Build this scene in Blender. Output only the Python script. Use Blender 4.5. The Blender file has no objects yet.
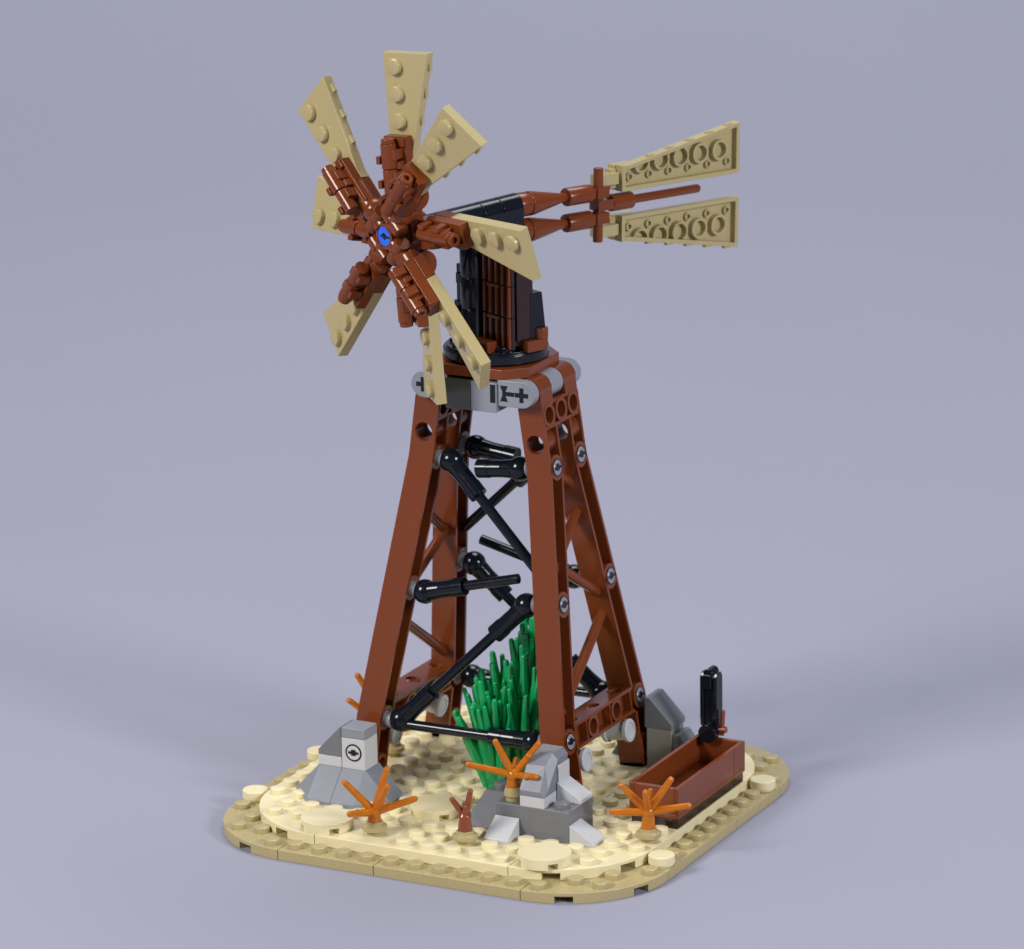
import bpy, bmesh, math, random
from mathutils import Matrix, Vector
random.seed(7)
S = 0.008                      # one stud = 8 mm; everything below is written in studs
SC = bpy.context.scene
COL = SC.collection
R = math.radians

# ------------------------------------------------------------------ camera
cd = bpy.data.cameras.new("camera"); cam = bpy.data.objects.new("camera", cd); COL.objects.link(cam)
cam.matrix_world = (Matrix.Translation(Vector((88.80565, -145.91267, 62.53692)) * S)
                    @ Matrix.Rotation(0.4740181, 4, 'Z') @ Matrix.Rotation(1.2937289, 4, 'X') @ Matrix.Rotation(-0.0160072, 4, 'Z'))
cd.sensor_fit = 'HORIZONTAL'; cd.sensor_width = 36.0; cd.lens = 4868.03 / 1024 * 36.0
cd.clip_start = 0.05; cd.clip_end = 30
cd.dof.use_dof = True; cd.dof.focus_distance = 1.42; cd.dof.aperture_fstop = 22
SC.camera = cam

# ------------------------------------------------------------------ light
w = bpy.data.worlds.new("World"); SC.world = w; w.use_nodes = True
bg = w.node_tree.nodes["Background"]; bg.inputs[0].default_value = (0.80, 0.83, 1.0, 1); bg.inputs[1].default_value = 0.15
SC.view_settings.view_transform = 'Standard'; SC.view_settings.look = 'None'
SC.view_settings.exposure = 0; SC.view_settings.gamma = 1

def area(name, loc, target, sx, sy, power, color):
    l = bpy.data.lights.new(name, 'AREA'); l.shape = 'RECTANGLE'; l.size = sx * S; l.size_y = sy * S
    l.energy = power; l.color = color
    o = bpy.data.objects.new(name, l); COL.objects.link(o); o.location = Vector(loc) * S
    o.rotation_euler = (Vector(target) - Vector(loc)).to_track_quat('-Z', 'Y').to_euler()
    return o
area("key_softbox", (-75, -135, 120), (9, 9, 8), 60, 60, 22.5, (1.0, 0.96, 0.91))
area("right_softbox", (170, -30, 85), (9, 9, 8), 44, 44, 14.5, (0.95, 0.96, 1.0))
area("backdrop_fill", (-20, 110, 230), (-40, 140, 0), 150, 150, 30, (0.97, 0.98, 1.0))  # lamp added to brighten the backdrop evenly

# ------------------------------------------------------------------ materials
def plastic(name, rgb, rough=0.22, trans=0.0, spec=0.5, sss=0.0, var=0.018):
    m = bpy.data.materials.new(name); m.use_nodes = True; nt = m.node_tree; b = nt.nodes["Principled BSDF"]
    tc = nt.nodes.new('ShaderNodeTexCoord')
    n = nt.nodes.new('ShaderNodeTexNoise'); n.inputs['Scale'].default_value = 90; n.inputs['Detail'].default_value = 4
    nt.links.new(tc.outputs['Object'], n.inputs['Vector'])
    mp = nt.nodes.new('ShaderNodeMapRange'); mp.inputs['To Min'].default_value = 1 - var; mp.inputs['To Max'].default_value = 1 + var
    nt.links.new(n.outputs['Fac'], mp.inputs['Value'])
    mx = nt.nodes.new('ShaderNodeVectorMath'); mx.operation = 'SCALE'; mx.inputs[0].default_value = rgb
    nt.links.new(mp.outputs[0], mx.inputs['Scale']); nt.links.new(mx.outputs[0], b.inputs['Base Color'])
    r = nt.nodes.new('ShaderNodeMapRange'); r.inputs['To Min'].default_value = rough - 0.05; r.inputs['To Max'].default_value = rough + 0.08
    n3 = nt.nodes.new('ShaderNodeTexNoise'); n3.inputs['Scale'].default_value = 400; n3.inputs['Detail'].default_value = 6
    nt.links.new(tc.outputs['Object'], n3.inputs['Vector'])
    nt.links.new(n3.outputs['Fac'], r.inputs['Value']); nt.links.new(r.outputs[0], b.inputs['Roughness'])
    n2 = nt.nodes.new('ShaderNodeTexNoise'); n2.inputs['Scale'].default_value = 140; n2.inputs['Detail'].default_value = 2
    nt.links.new(tc.outputs['Object'], n2.inputs['Vector'])
    bp = nt.nodes.new('ShaderNodeBump'); bp.inputs['Strength'].default_value = 0.035; bp.inputs['Distance'].default_value = 0.0003
    nt.links.new(n2.outputs['Fac'], bp.inputs['Height']); nt.links.new(bp.outputs[0], b.inputs['Normal'])
    b.inputs['Specular IOR Level'].default_value = spec
    if trans: b.inputs['Transmission Weight'].default_value = trans; b.inputs['IOR'].default_value = 1.5
    if sss:
        b.inputs['Subsurface Weight'].default_value = sss; b.inputs['Subsurface Radius'].default_value = (1, .7, .4); b.inputs['Subsurface Scale'].default_value = 0.002
    return m
MAT = dict(
    brown=plastic("reddish_brown_plastic", (0.166, 0.038, 0.010), 0.17, spec=0.34),
    deepbrown=plastic("dark_and_shaded_brown_plastic", (0.020, 0.006, 0.004), 0.2),  # also carries painted shade under the trough and between turret ribs
    tan=plastic("tan_plastic", (0.755, 0.67, 0.415), 0.3, var=0.015),
    dktan=plastic("dark_tan_plastic", (0.415, 0.340, 0.165), 0.27),
    black=plastic("black_plastic", (0.004, 0.006, 0.011), 0.14, spec=0.36),
    light=plastic("light_grey_plastic", (0.235, 0.25, 0.285), 0.28),
    mid=plastic("dark_grey_plastic", (0.150, 0.157, 0.172), 0.28),
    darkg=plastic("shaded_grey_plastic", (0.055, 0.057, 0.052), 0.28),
    white=plastic("pale_grey_plastic", (0.50, 0.51, 0.53), 0.3),
    green=plastic("green_plastic", (0.010, 0.48, 0.15), 0.14, trans=0.35),
    orange=plastic("clear_orange_plastic", (0.74, 0.225, 0.006), 0.1, trans=0.45),
    twig=plastic("twig_brown_plastic", (0.22, 0.050, 0.022), 0.15),
    pale=plastic("pale_bush_plastic", (0.50, 0.51, 0.53), 0.3),
    blue=plastic("blue_plastic", (0.01, 0.13, 0.85), 0.25),
)

# ------------------------------------------------------------------ mesh helpers (studs)
I4 = Matrix.Identity(4)
class MB:
    def __init__(s): s.bm = bmesh.new()
    def poly(s, pts, z0, z1, M=I4):                       # prism of a 2-D polygon between z0 and z1
        a = [s.bm.verts.new(M @ Vector((x, y, z0))) for x, y in pts]
        b = [s.bm.verts.new(M @ Vector((x, y, z1))) for x, y in pts]
        s.bm.faces.new(a[::-1]); s.bm.faces.new(b)
        n = len(pts)
        for i in range(n): s.bm.faces.new((a[i], a[(i + 1) % n], b[(i + 1) % n], b[i]))
        return s
    def box(s, x0, x1, y0, y1, z0, z1, M=I4):
        return s.poly([(x0, y0), (x1, y0), (x1, y1), (x0, y1)], z0, z1, M)
    def hull(s, pts, faces, M=I4):
        v = [s.bm.verts.new(M @ Vector(p)) for p in pts]
        for f in faces: s.bm.faces.new([v[i] for i in f])
        return s
    def frustum(s, bot, top, z0, z1, M=I4):               # polygons with equal counts at two heights
        n = len(bot)
        a = [s.bm.verts.new(M @ Vector((x, y, z0))) for x, y in bot]
        b = [s.bm.verts.new(M @ Vector((x, y, z1))) for x, y in top]
        s.bm.faces.new(a[::-1]); s.bm.faces.new(b)
        for i in range(n): s.bm.faces.new((a[i], a[(i + 1) % n], b[(i + 1) % n], b[i]))
        return s
    def lathe(s, prof, M=I4, seg=24):                     # profile [(r,z)...], closed caps
        rings = []
        for r, z in prof:
            rings.append([s.bm.verts.new(M @ Vector((r * math.cos(2 * math.pi * i / seg), r * math.sin(2 * math.pi * i / seg), z))) for i in range(seg)])
        s.bm.faces.new(rings[0][::-1]); s.bm.faces.new(rings[-1])
        for p, q in zip(rings, rings[1:]):
            for i in range(seg): s.bm.faces.new((p[i], p[(i + 1) % seg], q[(i + 1) % seg], q[i]))
        return s
    def ring(s, prof, M=I4, seg=24, arc=None):            # closed profile loop revolved (tube)
        rings = []
        n = len(prof)
        for i in range(seg):
            c, q = math.cos(2 * math.pi * i / seg), math.sin(2 * math.pi * i / seg)
            rings.append([s.bm.verts.new(M @ Vector((r * c, r * q, z))) for r, z in prof])
        for i in range(seg):
            A, B = rings[i], rings[(i + 1) % seg]
            for k in range(n): s.bm.faces.new((A[k], B[k], B[(k + 1) % n], A[(k + 1) % n]))
        return s
    def tube(s, ro, ri, z0, z1, M=I4, seg=24):
        return s.ring([(ro, z0), (ro, z1), (ri, z1), (ri, z0)], M, seg)
    def cyl(s, r, z0, z1, M=I4, seg=20): return s.lathe([(r, z0), (r, z1)], M, seg)
    def rod(s, p, q, r, r2=None, seg=16):
        p, q = Vector(p), Vector(q); d = q - p
        M = Matrix.Translation(p) @ d.to_track_quat('Z', 'Y').to_matrix().to_4x4()
        return s.lathe([(r, 0), (r if r2 is None else r2, d.length)], M, seg)
    def ball(s, p, r, seg=20, rings=12, flat=1.0, M=I4):
        pr = [(max(r * math.sin(math.pi * i / rings), 0.001), -r * math.cos(math.pi * i / rings) * flat) for i in range(rings + 1)]
        return s.lathe(pr, M @ Matrix.Translation(Vector(p)), seg)
    def holes(s, outer, holes, z0, z1, M=I4):             # plate with round holes: holes = [(x,y,r)]
        def face(z, flip):
            es = []
            loops = [outer] + [[(x + r * math.cos(2 * math.pi * i / 24), y + r * math.sin(2 * math.pi * i / 24)) for i in range(24)] for x, y, r in holes]
            vs = []
            for L in loops:
                v = [s.bm.verts.new(M @ Vector((x, y, z))) for x, y in L]
                vs.append(v); es += [s.bm.edges.new((v[i], v[(i + 1) % len(v)])) for i in range(len(v))]
            bmesh.ops.triangle_fill(s.bm, use_beauty=True, use_dissolve=False, edges=es)
            return vs
        A, B = face(z0, 0), face(z1, 1)
        for a, b in zip(A, B):
            n = len(a)
            for i in range(n): s.bm.faces.new((a[i], a[(i + 1) % n], b[(i + 1) % n], b[i]))
        return s
    def stud(s, x, y, z, M=I4, r=0.305, h=0.21):
        return s.lathe([(r, -0.03), (r, h - 0.035), (r - 0.012, h - 0.012), (r - 0.04, h)], M @ Matrix.Translation((x, y, z)), 20)

def cyl_frame(p, d, side=None):
    d = Vector(d).normalized()
    return Matrix.Translation(Vector(p)) @ d.to_track_quat('Z', 'Y').to_matrix().to_4x4()

def props(o, label=None, cat=None, group=None, kind=None):
    if label: o["label"] = label
    if cat: o["category"] = cat
    if group: o["group"] = group
    if kind: o["kind"] = kind
    return o

def finish(me, bevel, o):
    for p in me.polygons: p.use_smooth = True
    me.set_sharp_from_angle(angle=R(35))
    if bevel:
        b = o.modifiers.new("bevel", 'BEVEL'); b.width = bevel * S; b.segments = 2; b.limit_method = 'ANGLE'; b.angle_limit = R(40); b.harden_normals = True
        b.use_clamp_overlap = True

ORIG = {}
def make(name, mb, mat, parent=None, origin=None, bevel=0.03):
    """link the collected shapes as ONE mesh object; shapes are in world studs, origin moves the pivot"""
    if origin is None: origin = ORIG.get(parent.name, Vector((0, 0, 0))) if parent else Vector((0, 0, 0))
    origin = Vector(origin)
    bm = mb.bm
    bmesh.ops.translate(bm, verts=bm.verts, vec=-origin)
    bmesh.ops.scale(bm, verts=bm.verts, vec=(S, S, S))
    bmesh.ops.recalc_face_normals(bm, faces=bm.faces)
    me = bpy.data.meshes.new(name); bm.to_mesh(me); bm.free()
    o = bpy.data.objects.new(name, me); COL.objects.link(o)
    me.materials.append(MAT[mat] if isinstance(mat, str) else mat)
    finish(me, bevel, o)
    po = ORIG.get(parent.name, Vector((0, 0, 0))) if parent else Vector((0, 0, 0))
    if parent: o.parent = parent
    o.location = (origin - po) * S
    ORIG[o.name] = origin
    return o

def empty(name, loc, label, cat, group=None):
    o = bpy.data.objects.new(name, None); COL.objects.link(o); o.empty_display_size = 0.01
    o.location = Vector(loc) * S; ORIG[o.name] = Vector(loc)
    return props(o, label, cat, group)

# ------------------------------------------------------------------ backdrop: one curved sheet of paper
mb = MB(); bm = mb.bm
prof = []
t_az = 0.474
fwd = Vector((-math.sin(t_az), math.cos(t_az), 0)); rgt = Vector((math.cos(t_az), math.sin(t_az), 0))
prof += [(-230, 0), (-60, 0), (0, 0), (60, 0), (110, 0)]
for i in range(1, 25):
    a = math.pi / 2 * i / 24
    prof.append((110 + 150 * math.sin(a), 150 - 150 * math.cos(a)))
prof.append((260, 330))
rows = []
for d, z in prof:
    rows.append([bm.verts.new(Vector((9, 9, 0)) + fwd * d + rgt * x + Vector((0, 0, z))) for x in (-260, -120, 0, 120, 260)])
for a, b in zip(rows, rows[1:]):
    for i in range(4): bm.faces.new((a[i], a[i + 1], b[i + 1], b[i]))
mp = bpy.data.materials.new("backdrop_paper"); mp.use_nodes = True
nt = mp.node_tree; b = nt.nodes["Principled BSDF"]; b.inputs['Roughness'].default_value = 0.75; b.inputs['Specular IOR Level'].default_value = 0.2
tc = nt.nodes.new('ShaderNodeTexCoord'); n = nt.nodes.new('ShaderNodeTexNoise'); n.inputs['Scale'].default_value = 5; n.inputs['Detail'].default_value = 3
nt.links.new(tc.outputs['Object'], n.inputs['Vector'])
cr = nt.nodes.new('ShaderNodeValToRGB')
cr.color_ramp.elements[0].color = (0.284, 0.287, 0.362, 1); cr.color_ramp.elements[1].color = (0.297, 0.300, 0.375, 1)
nt.links.new(n.outputs['Fac'], cr.inputs[0]); nt.links.new(cr.outputs[0], b.inputs['Base Color'])
o = make("backdrop", mb, mp, bevel=0); props(o, kind="structure")
for p in o.data.polygons: p.use_smooth = True
if o.data.polygons[0].normal.z < 0: o.data.flip_normals()

# ------------------------------------------------------------------ base
g = 0.012
def corner(cx, cy, r, sx, sy, n=20):
    """quarter disc with centre (cx,cy) opening towards (sx,sy)"""
    pts = [(cx, cy)]
    for i in range(n + 1):
        a = math.pi / 2 * i / n
        pts.append((cx + sx * r * math.cos(a), cy + sy * r * math.sin(a)))
    if sx * sy < 0: pts = pts[::-1]
    return pts
def notched(mb, outer, inset, cut, z0, zc, z1, open_last=False):
    """closed outline prism whose rim is cut away from z0 to zc along the segments flagged in cut"""
    n = len(outer); V = mb.bm.verts.new; F = mb.bm.faces.new
    A1 = [V((x, y, z1)) for x, y in outer]; Ac = [V((x, y, zc)) for x, y in outer]
    A0 = [V((x, y, z0)) for x, y in outer]; Bc = [V((x, y, zc)) for x, y in inset]; B0 = [V((x, y, z0)) for x, y in inset]
    F(A1)
    bot = []
    for i in range(n):
        j = (i + 1) % n
        F((A1[i], A1[j], Ac[j], Ac[i]))
        if cut[i]:
            F((Ac[i], Ac[j], Bc[j], Bc[i])); F((Bc[i], Bc[j], B0[j], B0[i]))
            if not cut[i - 1]: F((Ac[i], Bc[i], B0[i], A0[i]))
            if not cut[j]: F((Ac[j], A0[j], B0[j], Bc[j]))
        else: F((Ac[i], Ac[j], A0[j], A0[i]))
        if cut[i]:
            if not cut[i - 1]: bot += [A0[i], B0[i]]
            else: bot.append(B0[i])
            if not cut[j]: bot.append(B0[j])
        elif not cut[i - 1] : bot.append(A0[i])
        else: bot.append(A0[i])
    F(bot[::-1])
    for v in A0:
        if not v.link_faces: mb.bm.verts.remove(v)
    for v in B0 + Bc:
        if v.is_valid and not v.link_faces: mb.bm.verts.remove(v)
def corner_notched(mb, cx, cy, r, sx, sy, z0, z1):
    """quarter-disc plate whose rim has two moulded notches open at the bottom"""
    n = 64; rr = r - g; c0 = (cx + sx * g, cy + sy * g)
    outer = [c0]; inset = [c0]; cut = [False]
    for i in range(n + 1):
        a = math.pi / 2 * i / n
        outer.append((c0[0] + sx * rr * math.cos(a), c0[1] + sy * rr * math.sin(a)))
        inset.append((c0[0] + sx * (rr - .55) * math.cos(a), c0[1] + sy * (rr - .55) * math.sin(a)))
        am = math.pi / 2 * (i + .5) / n; x, y = r * math.cos(am), r * math.sin(am)
        cut.append(i < n and (1.22 < x < 1.85 or 1.22 < y < 1.85))
    if sx * sy < 0:
        outer = outer[::-1]; inset = inset[::-1]; cut = cut[::-1]; cut = cut[1:] + cut[:1]
    notched(mb, outer, inset, cut, z0, z0 + .27, z1)

base = empty("baseplate", (9, 9, 0), "rounded square base with dark tan border and studded tan sand layer under the windmill", "base")
def layer(mb, x0, x1, z0, z1, seams_x, seams_y):
    r = 4
    for cx, cy, sx, sy in ((x0 + r, x0 + r, -1, -1), (x1 - r, x0 + r, 1, -1), (x0 + r, x1 - r, -1, 1), (x1 - r, x1 - r, 1, 1)):
        corner_notched(mb, cx, cy, r, sx, sy, z0, z1)
    xs = [x0 + r] + seams_x + [x1 - r]
    for a, b2 in zip(xs, xs[1:]):
        mb.box(a + g, b2 - g, x0, x0 + r - g, z0, z1); mb.box(a + g, b2 - g, x1 - r + g, x1, z0, z1)
    ys = [x0 + r] + seams_y + [x1 - r]
    for a, b2 in zip(ys, ys[1:]):
        mb.box(x0, x0 + r - g, a + g, b2 - g, z0, z1); mb.box(x1 - r + g, x1, a + g, b2 - g, z0, z1)
    mb.box(x0 + r + g, x1 - r - g, x0 + r + g, x1 - r - g, z0, z1)
mb = MB(); layer(mb, 0, 18, 0.0, 0.4, [8], [10])
small_tiles = [(0.5, 4.5), (17.5, 13.5), (17.5, 4.5), (0.5, 9.5)]
for i in range(18):
    for j in range(18):
        x, y = i + .5, j + .5
        if 1 < x < 17 and 1 < y < 17:
            # only the four curved gaps outside the sand layer carry studs
            dx = max(5 - x, x - 13, 0); dy = max(5 - y, y - 13, 0)
            if not (dx and dy and math.hypot(dx, dy) > 4.0): continue
        dx = max(4 - x, x - 14, 0); dy = max(4 - y, y - 14, 0)
        if dx and dy and math.hypot(dx, dy) > 3.66: continue
        if any(abs(x - a) < .1 and abs(y - c) < .1 for a, c in small_tiles): continue
        mb.stud(x, y, 0.4)
make("border_plate", mb, "dktan", base, bevel=0.02)
mb = MB(); layer(mb, 1, 17, 0.4, 0.8, [], [])
big_tiles = [(5, 2), (8, 5), (14, 2)]
pots = [(7, 2), (10.5, 2.5), (16.5, 5.5), (3.4, 10.1)]
def covered(x, y):
    if any(abs(x - a) < 1 and abs(y - c) < 1 for a, c in big_tiles): return True
    if any(math.hypot(x - a, y - c) < .75 for a, c in pots): return True
    if 2 < x < 6 and 4 < y < 8 and abs(x - 4) + abs(y - 6) < 3: return True
    if 11 < x < 14 and 4 < y < 6: return True
    if 9.5 < x < 11 and 4 < y < 6: return True
    if (abs(x - 11.5) < .1 and abs(y - 3.5) < .1) or (abs(x - 14.5) < .1 and abs(y - 4.5) < .1): return True
    if 15 < x < 17 and 7 < y < 13: return True
    if 11 < x < 15 and 12 < y < 16 and abs(x - 13) + abs(y - 14) < 3: return True
    return False
for i in range(1, 17):
    for j in range(1, 17):
        x, y = i + .5, j + .5
        dx = max(5 - x, x - 13, 0); dy = max(5 - y, y - 13, 0)
        if dx and dy and math.hypot(dx, dy) > 3.66: continue
        if covered(x, y): continue
        mb.stud(x, y, 0.8)
make("sand_plate", mb, "tan", base, bevel=0.02)

def disc_tile(name, x, y, r, z0, z1, label, group, notch=None):
    mb = MB()
    if notch:
        N = 96; outer = []; inset = []; cut = []
        for i in range(N):
            a = 2 * math.pi * i / N; am = a + math.pi / N
            outer.append((x + r * math.cos(a), y + r * math.sin(a))); inset.append((x + (r - .35) * math.cos(a), y + (r - .35) * math.sin(a)))
            cut.append(any(abs((am - q + math.pi) % (2 * math.pi) - math.pi) < 0.19 for q in notch))
        notched(mb, outer, inset, cut, z0, z0 + .23, z1)
    else:
        mb.lathe([(r - .05, z0), (r - .05, z0 + .07), (r, z0 + .075), (r, z1 - .03), (r - .03, z1)], Matrix.Translation((x, y, 0)), 40)
    o = make(name, mb, "tan", origin=(x, y, z0), bevel=0.012)
    props(o, label, "round tile", group)
DN = [R(-45), R(45), R(135), R(225)]
disc_tile("round_tile", 5, 2, .985, .8, 1.2, "large flat tan disc before the grey rock with the pin, left of a twig bush", "tan round tiles on the base", DN)
disc_tile("round_tile", 8, 5, .985, .8, 1.2, "large flat tan disc lying further back between the left rock and the green grass", "tan round tiles on the base", DN)
disc_tile("round_tile", 14, 2, .985, .8, 1.2, "large flat tan disc in front of the grey boulder stack at the front corner", "tan round tiles on the base", DN)
disc_tile("round_tile", .5, 4.5, .49, .4, .8, "small tan disc on the dark tan border at the left corner of the base", "tan round tiles on the base")
disc_tile("round_tile", 17.5, 13.5, .49, .4, .8, "small tan disc on the border beside the far end of the brown trough", "tan round tiles on the base")
disc_tile("round_tile", 17.5, 4.5, .49, .4, .8, "small tan disc on the border nearest the front right orange twig bush", "tan round tiles on the base")
disc_tile("round_tile", .5, 9.5, .49, .4, .8, "small tan disc on the border half hidden behind the left grey rock", "tan round tiles on the base")

# ------------------------------------------------------------------ rocks
def pin_face(parent, p, d, r=0.3):
    """technic pin end flush in a round hole: grey ring with a dark cross slot"""
    M = cyl_frame(p, d)
    m1 = MB(); m1.tube(r + .045, r - .02, -.25, .012, M)
    make("pin_hole_rim", m1, "black", parent, bevel=0)
    m2 = MB(); m2.tube(r - .02, .12, -.2, .02, M); m2.tube(r - .10, .05, -.25, -.06, M)
    q = make("pin", m2, "white", parent, bevel=.01)
    m3 = MB(); m3.box(-.22, .22, -.05, .05, -.1, .026, M); m3.box(-.10, .10, -.12, .12, -.1, .025, M)
    make("pin_slot", m3, "black", q, bevel=0)

def octa(cx, cy, h, c, ycut=None, up=None):
    pts = [(cx - h, cy - h + c), (cx - h + c, cy - h), (cx + h - c, cy - h), (cx + h, cy - h + c), (cx + h, cy + h - c), (cx + h - c, cy + h), (cx - h + c, cy + h), (cx - h, cy + h - c)]
    return [(x, (min(y, ycut) if up is None else max(y, up)) if (ycut or up) else y) for x, y in pts]
# left rock, 2..6 x 4..6.7
MAT["bluegrey"] = plastic("blue_grey_plastic", (0.225, 0.238, 0.275), 0.3)
MAT["warmgrey"] = plastic("warm_grey_plastic", (0.27, 0.265, 0.245), 0.3)
rk = empty("rock", (4, 5.5, .8), "pale stepped grey rock with a round pin, at the foot of the front left leg", "rock", "grey rocks round the tower feet")
for xa, xb, pa, pb in ((2, 3.995, 0, 1), (4.005, 6, 1, 0)):
    mb = MB()
    if pa == 0: bot = [(2, 6.1), (2, 5), (3, 4), (xb, 4), (xb, 6.1)]; top = [(3, 6.1), (3, 5.04), (3.04, 5), (xb, 5), (xb, 6.1)]
    else: bot = [(xa, 6.1), (xa, 4), (5, 4), (6, 5), (6, 6.1)]; top = [(xa, 6.1), (xa, 5), (4.96, 5), (5, 5.04), (5, 6.1)]
    mb.poly(bot, .8, .93); mb.frustum(bot, top, .93, 2.0); bmesh.ops.remove_doubles(mb.bm, verts=mb.bm.verts, dist=1e-4)
    make("slope_base", mb, "bluegrey", rk, bevel=.015)
mb = MB(); mb.box(4.01, 5, 5, 6.0, 2.0, 3.2); o = make("pin_brick", mb, "white", rk, bevel=.02)
pin_face(o, (4.52, 5, 2.66), (0, -1, 0))
mb = MB(); mb.box(3, 3.99, 5, 6.0, 2.0, 2.4); make("plate", mb, "white", rk, bevel=.02)
mb = MB()
MX = Matrix(((1, 0, 0, 0), (0, 0, 1, 0), (0, 1, 0, 0), (0, 0, 0, 1)))     # (x,z) polygon extruded along y
mb.poly([(3, 2.41), (3.99, 2.41), (3.99, 3.6), (3.95, 3.6), (3, 2.6)], 5, 6.0, MX)
make("side_slope", mb, "mid", rk, bevel=.02)
mb = MB(); mb.box(4.01, 5, 5, 6.0, 3.21, 3.6); make("cap_plate", mb, "bluegrey", rk, bevel=.02)
# rear right rock
rk = empty("rock", (14, 14, .8), "dark grey sloped rock behind the rear right leg, left of the black pump", "rock", "grey rocks round the tower feet")
mb = MB(); mb.box(12.95, 13.98, 12.85, 14.0, .8, 2.4); make("brick", mb, "warmgrey", rk, bevel=.02)
mb = MB(); mb.frustum([(14.0, 12.9), (14.6, 12.9), (15, 13.3), (15, 14.4), (14.0, 14.4)], [(14.0, 12.95), (14.12, 12.95), (14.2, 13.1), (14.2, 14.1), (14.0, 14.1)], .8, 2.2); make("slope_base", mb, "mid", rk, bevel=.015)
mb = MB(); mb.poly([(12.86, 2.41), (14, 2.41), (14, 2.62), (13.06, 3.6), (12.86, 3.6)], 12.85, 14.1, MX); make("side_slope", mb, "mid", rk, bevel=.02)
mb = MB(); mb.frustum([(11, 13.75), (12.9, 13.75), (12.9, 16), (12, 16), (11, 15)], [(12, 13.75), (12.9, 13.75), (12.9, 15), (12.05, 15), (12, 14.95)], .8, 2.4); make("slope_base", mb, "mid", rk, bevel=.015)
# front rock stack
rk = empty("rock", (12.5, 5, .8), "stacked dark grey rock with small pale wedges, before the front right leg", "rock", "grey rocks round the tower feet")
mb = MB(); mb.box(11, 14, 4, 6, .8, 2.0); mb.stud(13.5, 4.5, 2.0); make("base_brick", mb, "mid", rk, bevel=.02)
mb = MB(); mb.box(12, 12.99, 4, 6, 2.0, 2.4); make("plate", mb, "white", rk, bevel=.02)
mb = MB()
mb.hull([(12, 4, 2.41), (12.99, 4, 2.41), (12.99, 6, 2.41), (12, 6, 2.41),
         (12, 4, 2.62), (12.82, 4, 2.62), (12.99, 4.35, 2.62),
         (12, 4.62, 3.42), (12.74, 4.66, 3.42), (12, 5.12, 3.78), (12.8, 5.12, 3.78), (12.99, 5.2, 3.55), (12.99, 6, 3.55), (12.8, 6, 3.78), (12, 6, 3.78)],
        [(0, 3, 2, 1), (0, 1, 6, 5, 4), (4, 5, 8, 7), (7, 8, 10, 9), (9, 10, 13, 14), (5, 6, 8), (6, 11, 8), (8, 11, 10), (10, 11, 12, 13), (1, 2, 12, 11, 6), (2, 3, 14, 13, 12), (3, 0, 4, 7, 9, 14)])
MAT["bouldergrey"] = plastic("boulder_grey_plastic", (0.185, 0.195, 0.225), 0.32)
bo = make("boulder_slope", mb, "bouldergrey", rk, bevel=0)
for p in bo.data.polygons: p.use_smooth = False
mb = MB(); mb.box(13.0, 13.07, 5.1, 5.99, 2.41, 3.35); make("lit_side_sheet", mb, "white", rk, bevel=.02)  # thin pale sheet painting lighter shading onto the boulder's right side
def wedge(parent, x0, y0, z0, axis, mat="light"):
    """small one-stud wedge falling towards -y or +x"""
    mb = MB(); h = .72
    if axis == '-y':
        mb.hull([(x0, y0, z0), (x0 + .98, y0, z0), (x0 + .98, y0 + .98, z0), (x0, y0 + .98, z0), (x0, y0, z0 + .14), (x0 + .98, y0, z0 + .14), (x0 + .98, y0 + .98, z0 + h), (x0, y0 + .98, z0 + h)],
                [(0, 3, 2, 1), (0, 1, 5, 4), (1, 2, 6, 5), (2, 3, 7, 6), (3, 0, 4, 7), (4, 5, 6, 7)])
    else:
        mb.hull([(x0, y0, z0), (x0 + .98, y0, z0), (x0 + .98, y0 + .98, z0), (x0, y0 + .98, z0), (x0, y0, z0 + h), (x0 + .98, y0, z0 + .14), (x0 + .98, y0 + .98, z0 + .14), (x0, y0 + .98, z0 + h)],
                [(0, 3, 2, 1), (0, 1, 5, 4), (1, 2, 6, 5), (2, 3, 7, 6), (3, 0, 4, 7), (4, 5, 6, 7)])
    make("corner_wedge", mb, mat, parent, bevel=.02)
wedge(rk, 11.0, 3.0, .8, '-y', "white"); wedge(rk, 14.01, 4.0, .8, '+x', "white"); wedge(rk, 13.02, 5.01, 2.0, '+x', "white")
mb = MB(); mb.frustum([(9.55, 4.1), (10.98, 4.1), (10.98, 6), (9.9, 6)], [(10.05, 5.1), (10.98, 5.1), (10.98, 6), (10.15, 6)], .95, 2.0); mb.poly([(9.55, 4.1), (10.98, 4.1), (10.98, 6), (9.9, 6)], .8, .949)
mb.stud(10.5, 5.55, 2.0); make("side_slope", mb, "mid", rk, bevel=.02)

# ------------------------------------------------------------------ trough and pump
tr = empty("trough", (16, 10, .8), "long open reddish brown water trough along the right side of the base", "trough")
mb = MB(); mb.box(15.06, 16.94, 7.06, 12.94, .8, 1.2); make("bottom_plate", mb, "deepbrown", tr, bevel=.02)  # dark brown colour stands in for the shaded band below the walls
t = .17
def wallbox(y0, y1, nm, ends):
    mb = MB()
    mb.box(15, 17, y0 + g, y1 - g, 1.2, 1.36)
    mb.box(15, 15 + t, y0 + g, y1 - g, 1.36, 2.4); mb.box(17 - t, 17, y0 + g, y1 - g, 1.36, 2.4)
    if 'f' in ends: mb.box(15 + t, 17 - t, y0 + g, y0 + t, 1.361, 2.4)
    if 'b' in ends: mb.box(15 + t, 17 - t, y1 - t, y1 - g, 1.361, 2.4)
    make(nm, mb, "brown", tr, bevel=.02)
wallbox(7, 12, "trough_body", 'f'); wallbox(12, 13, "trough_end", 'b')
pm = empty("pump", (15.5, 12.75, 2.4), "black upright hand pump with rounded head at the far end of the trough", "pump")
PX, PY = 15.62, 12.95
mb = MB()
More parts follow.
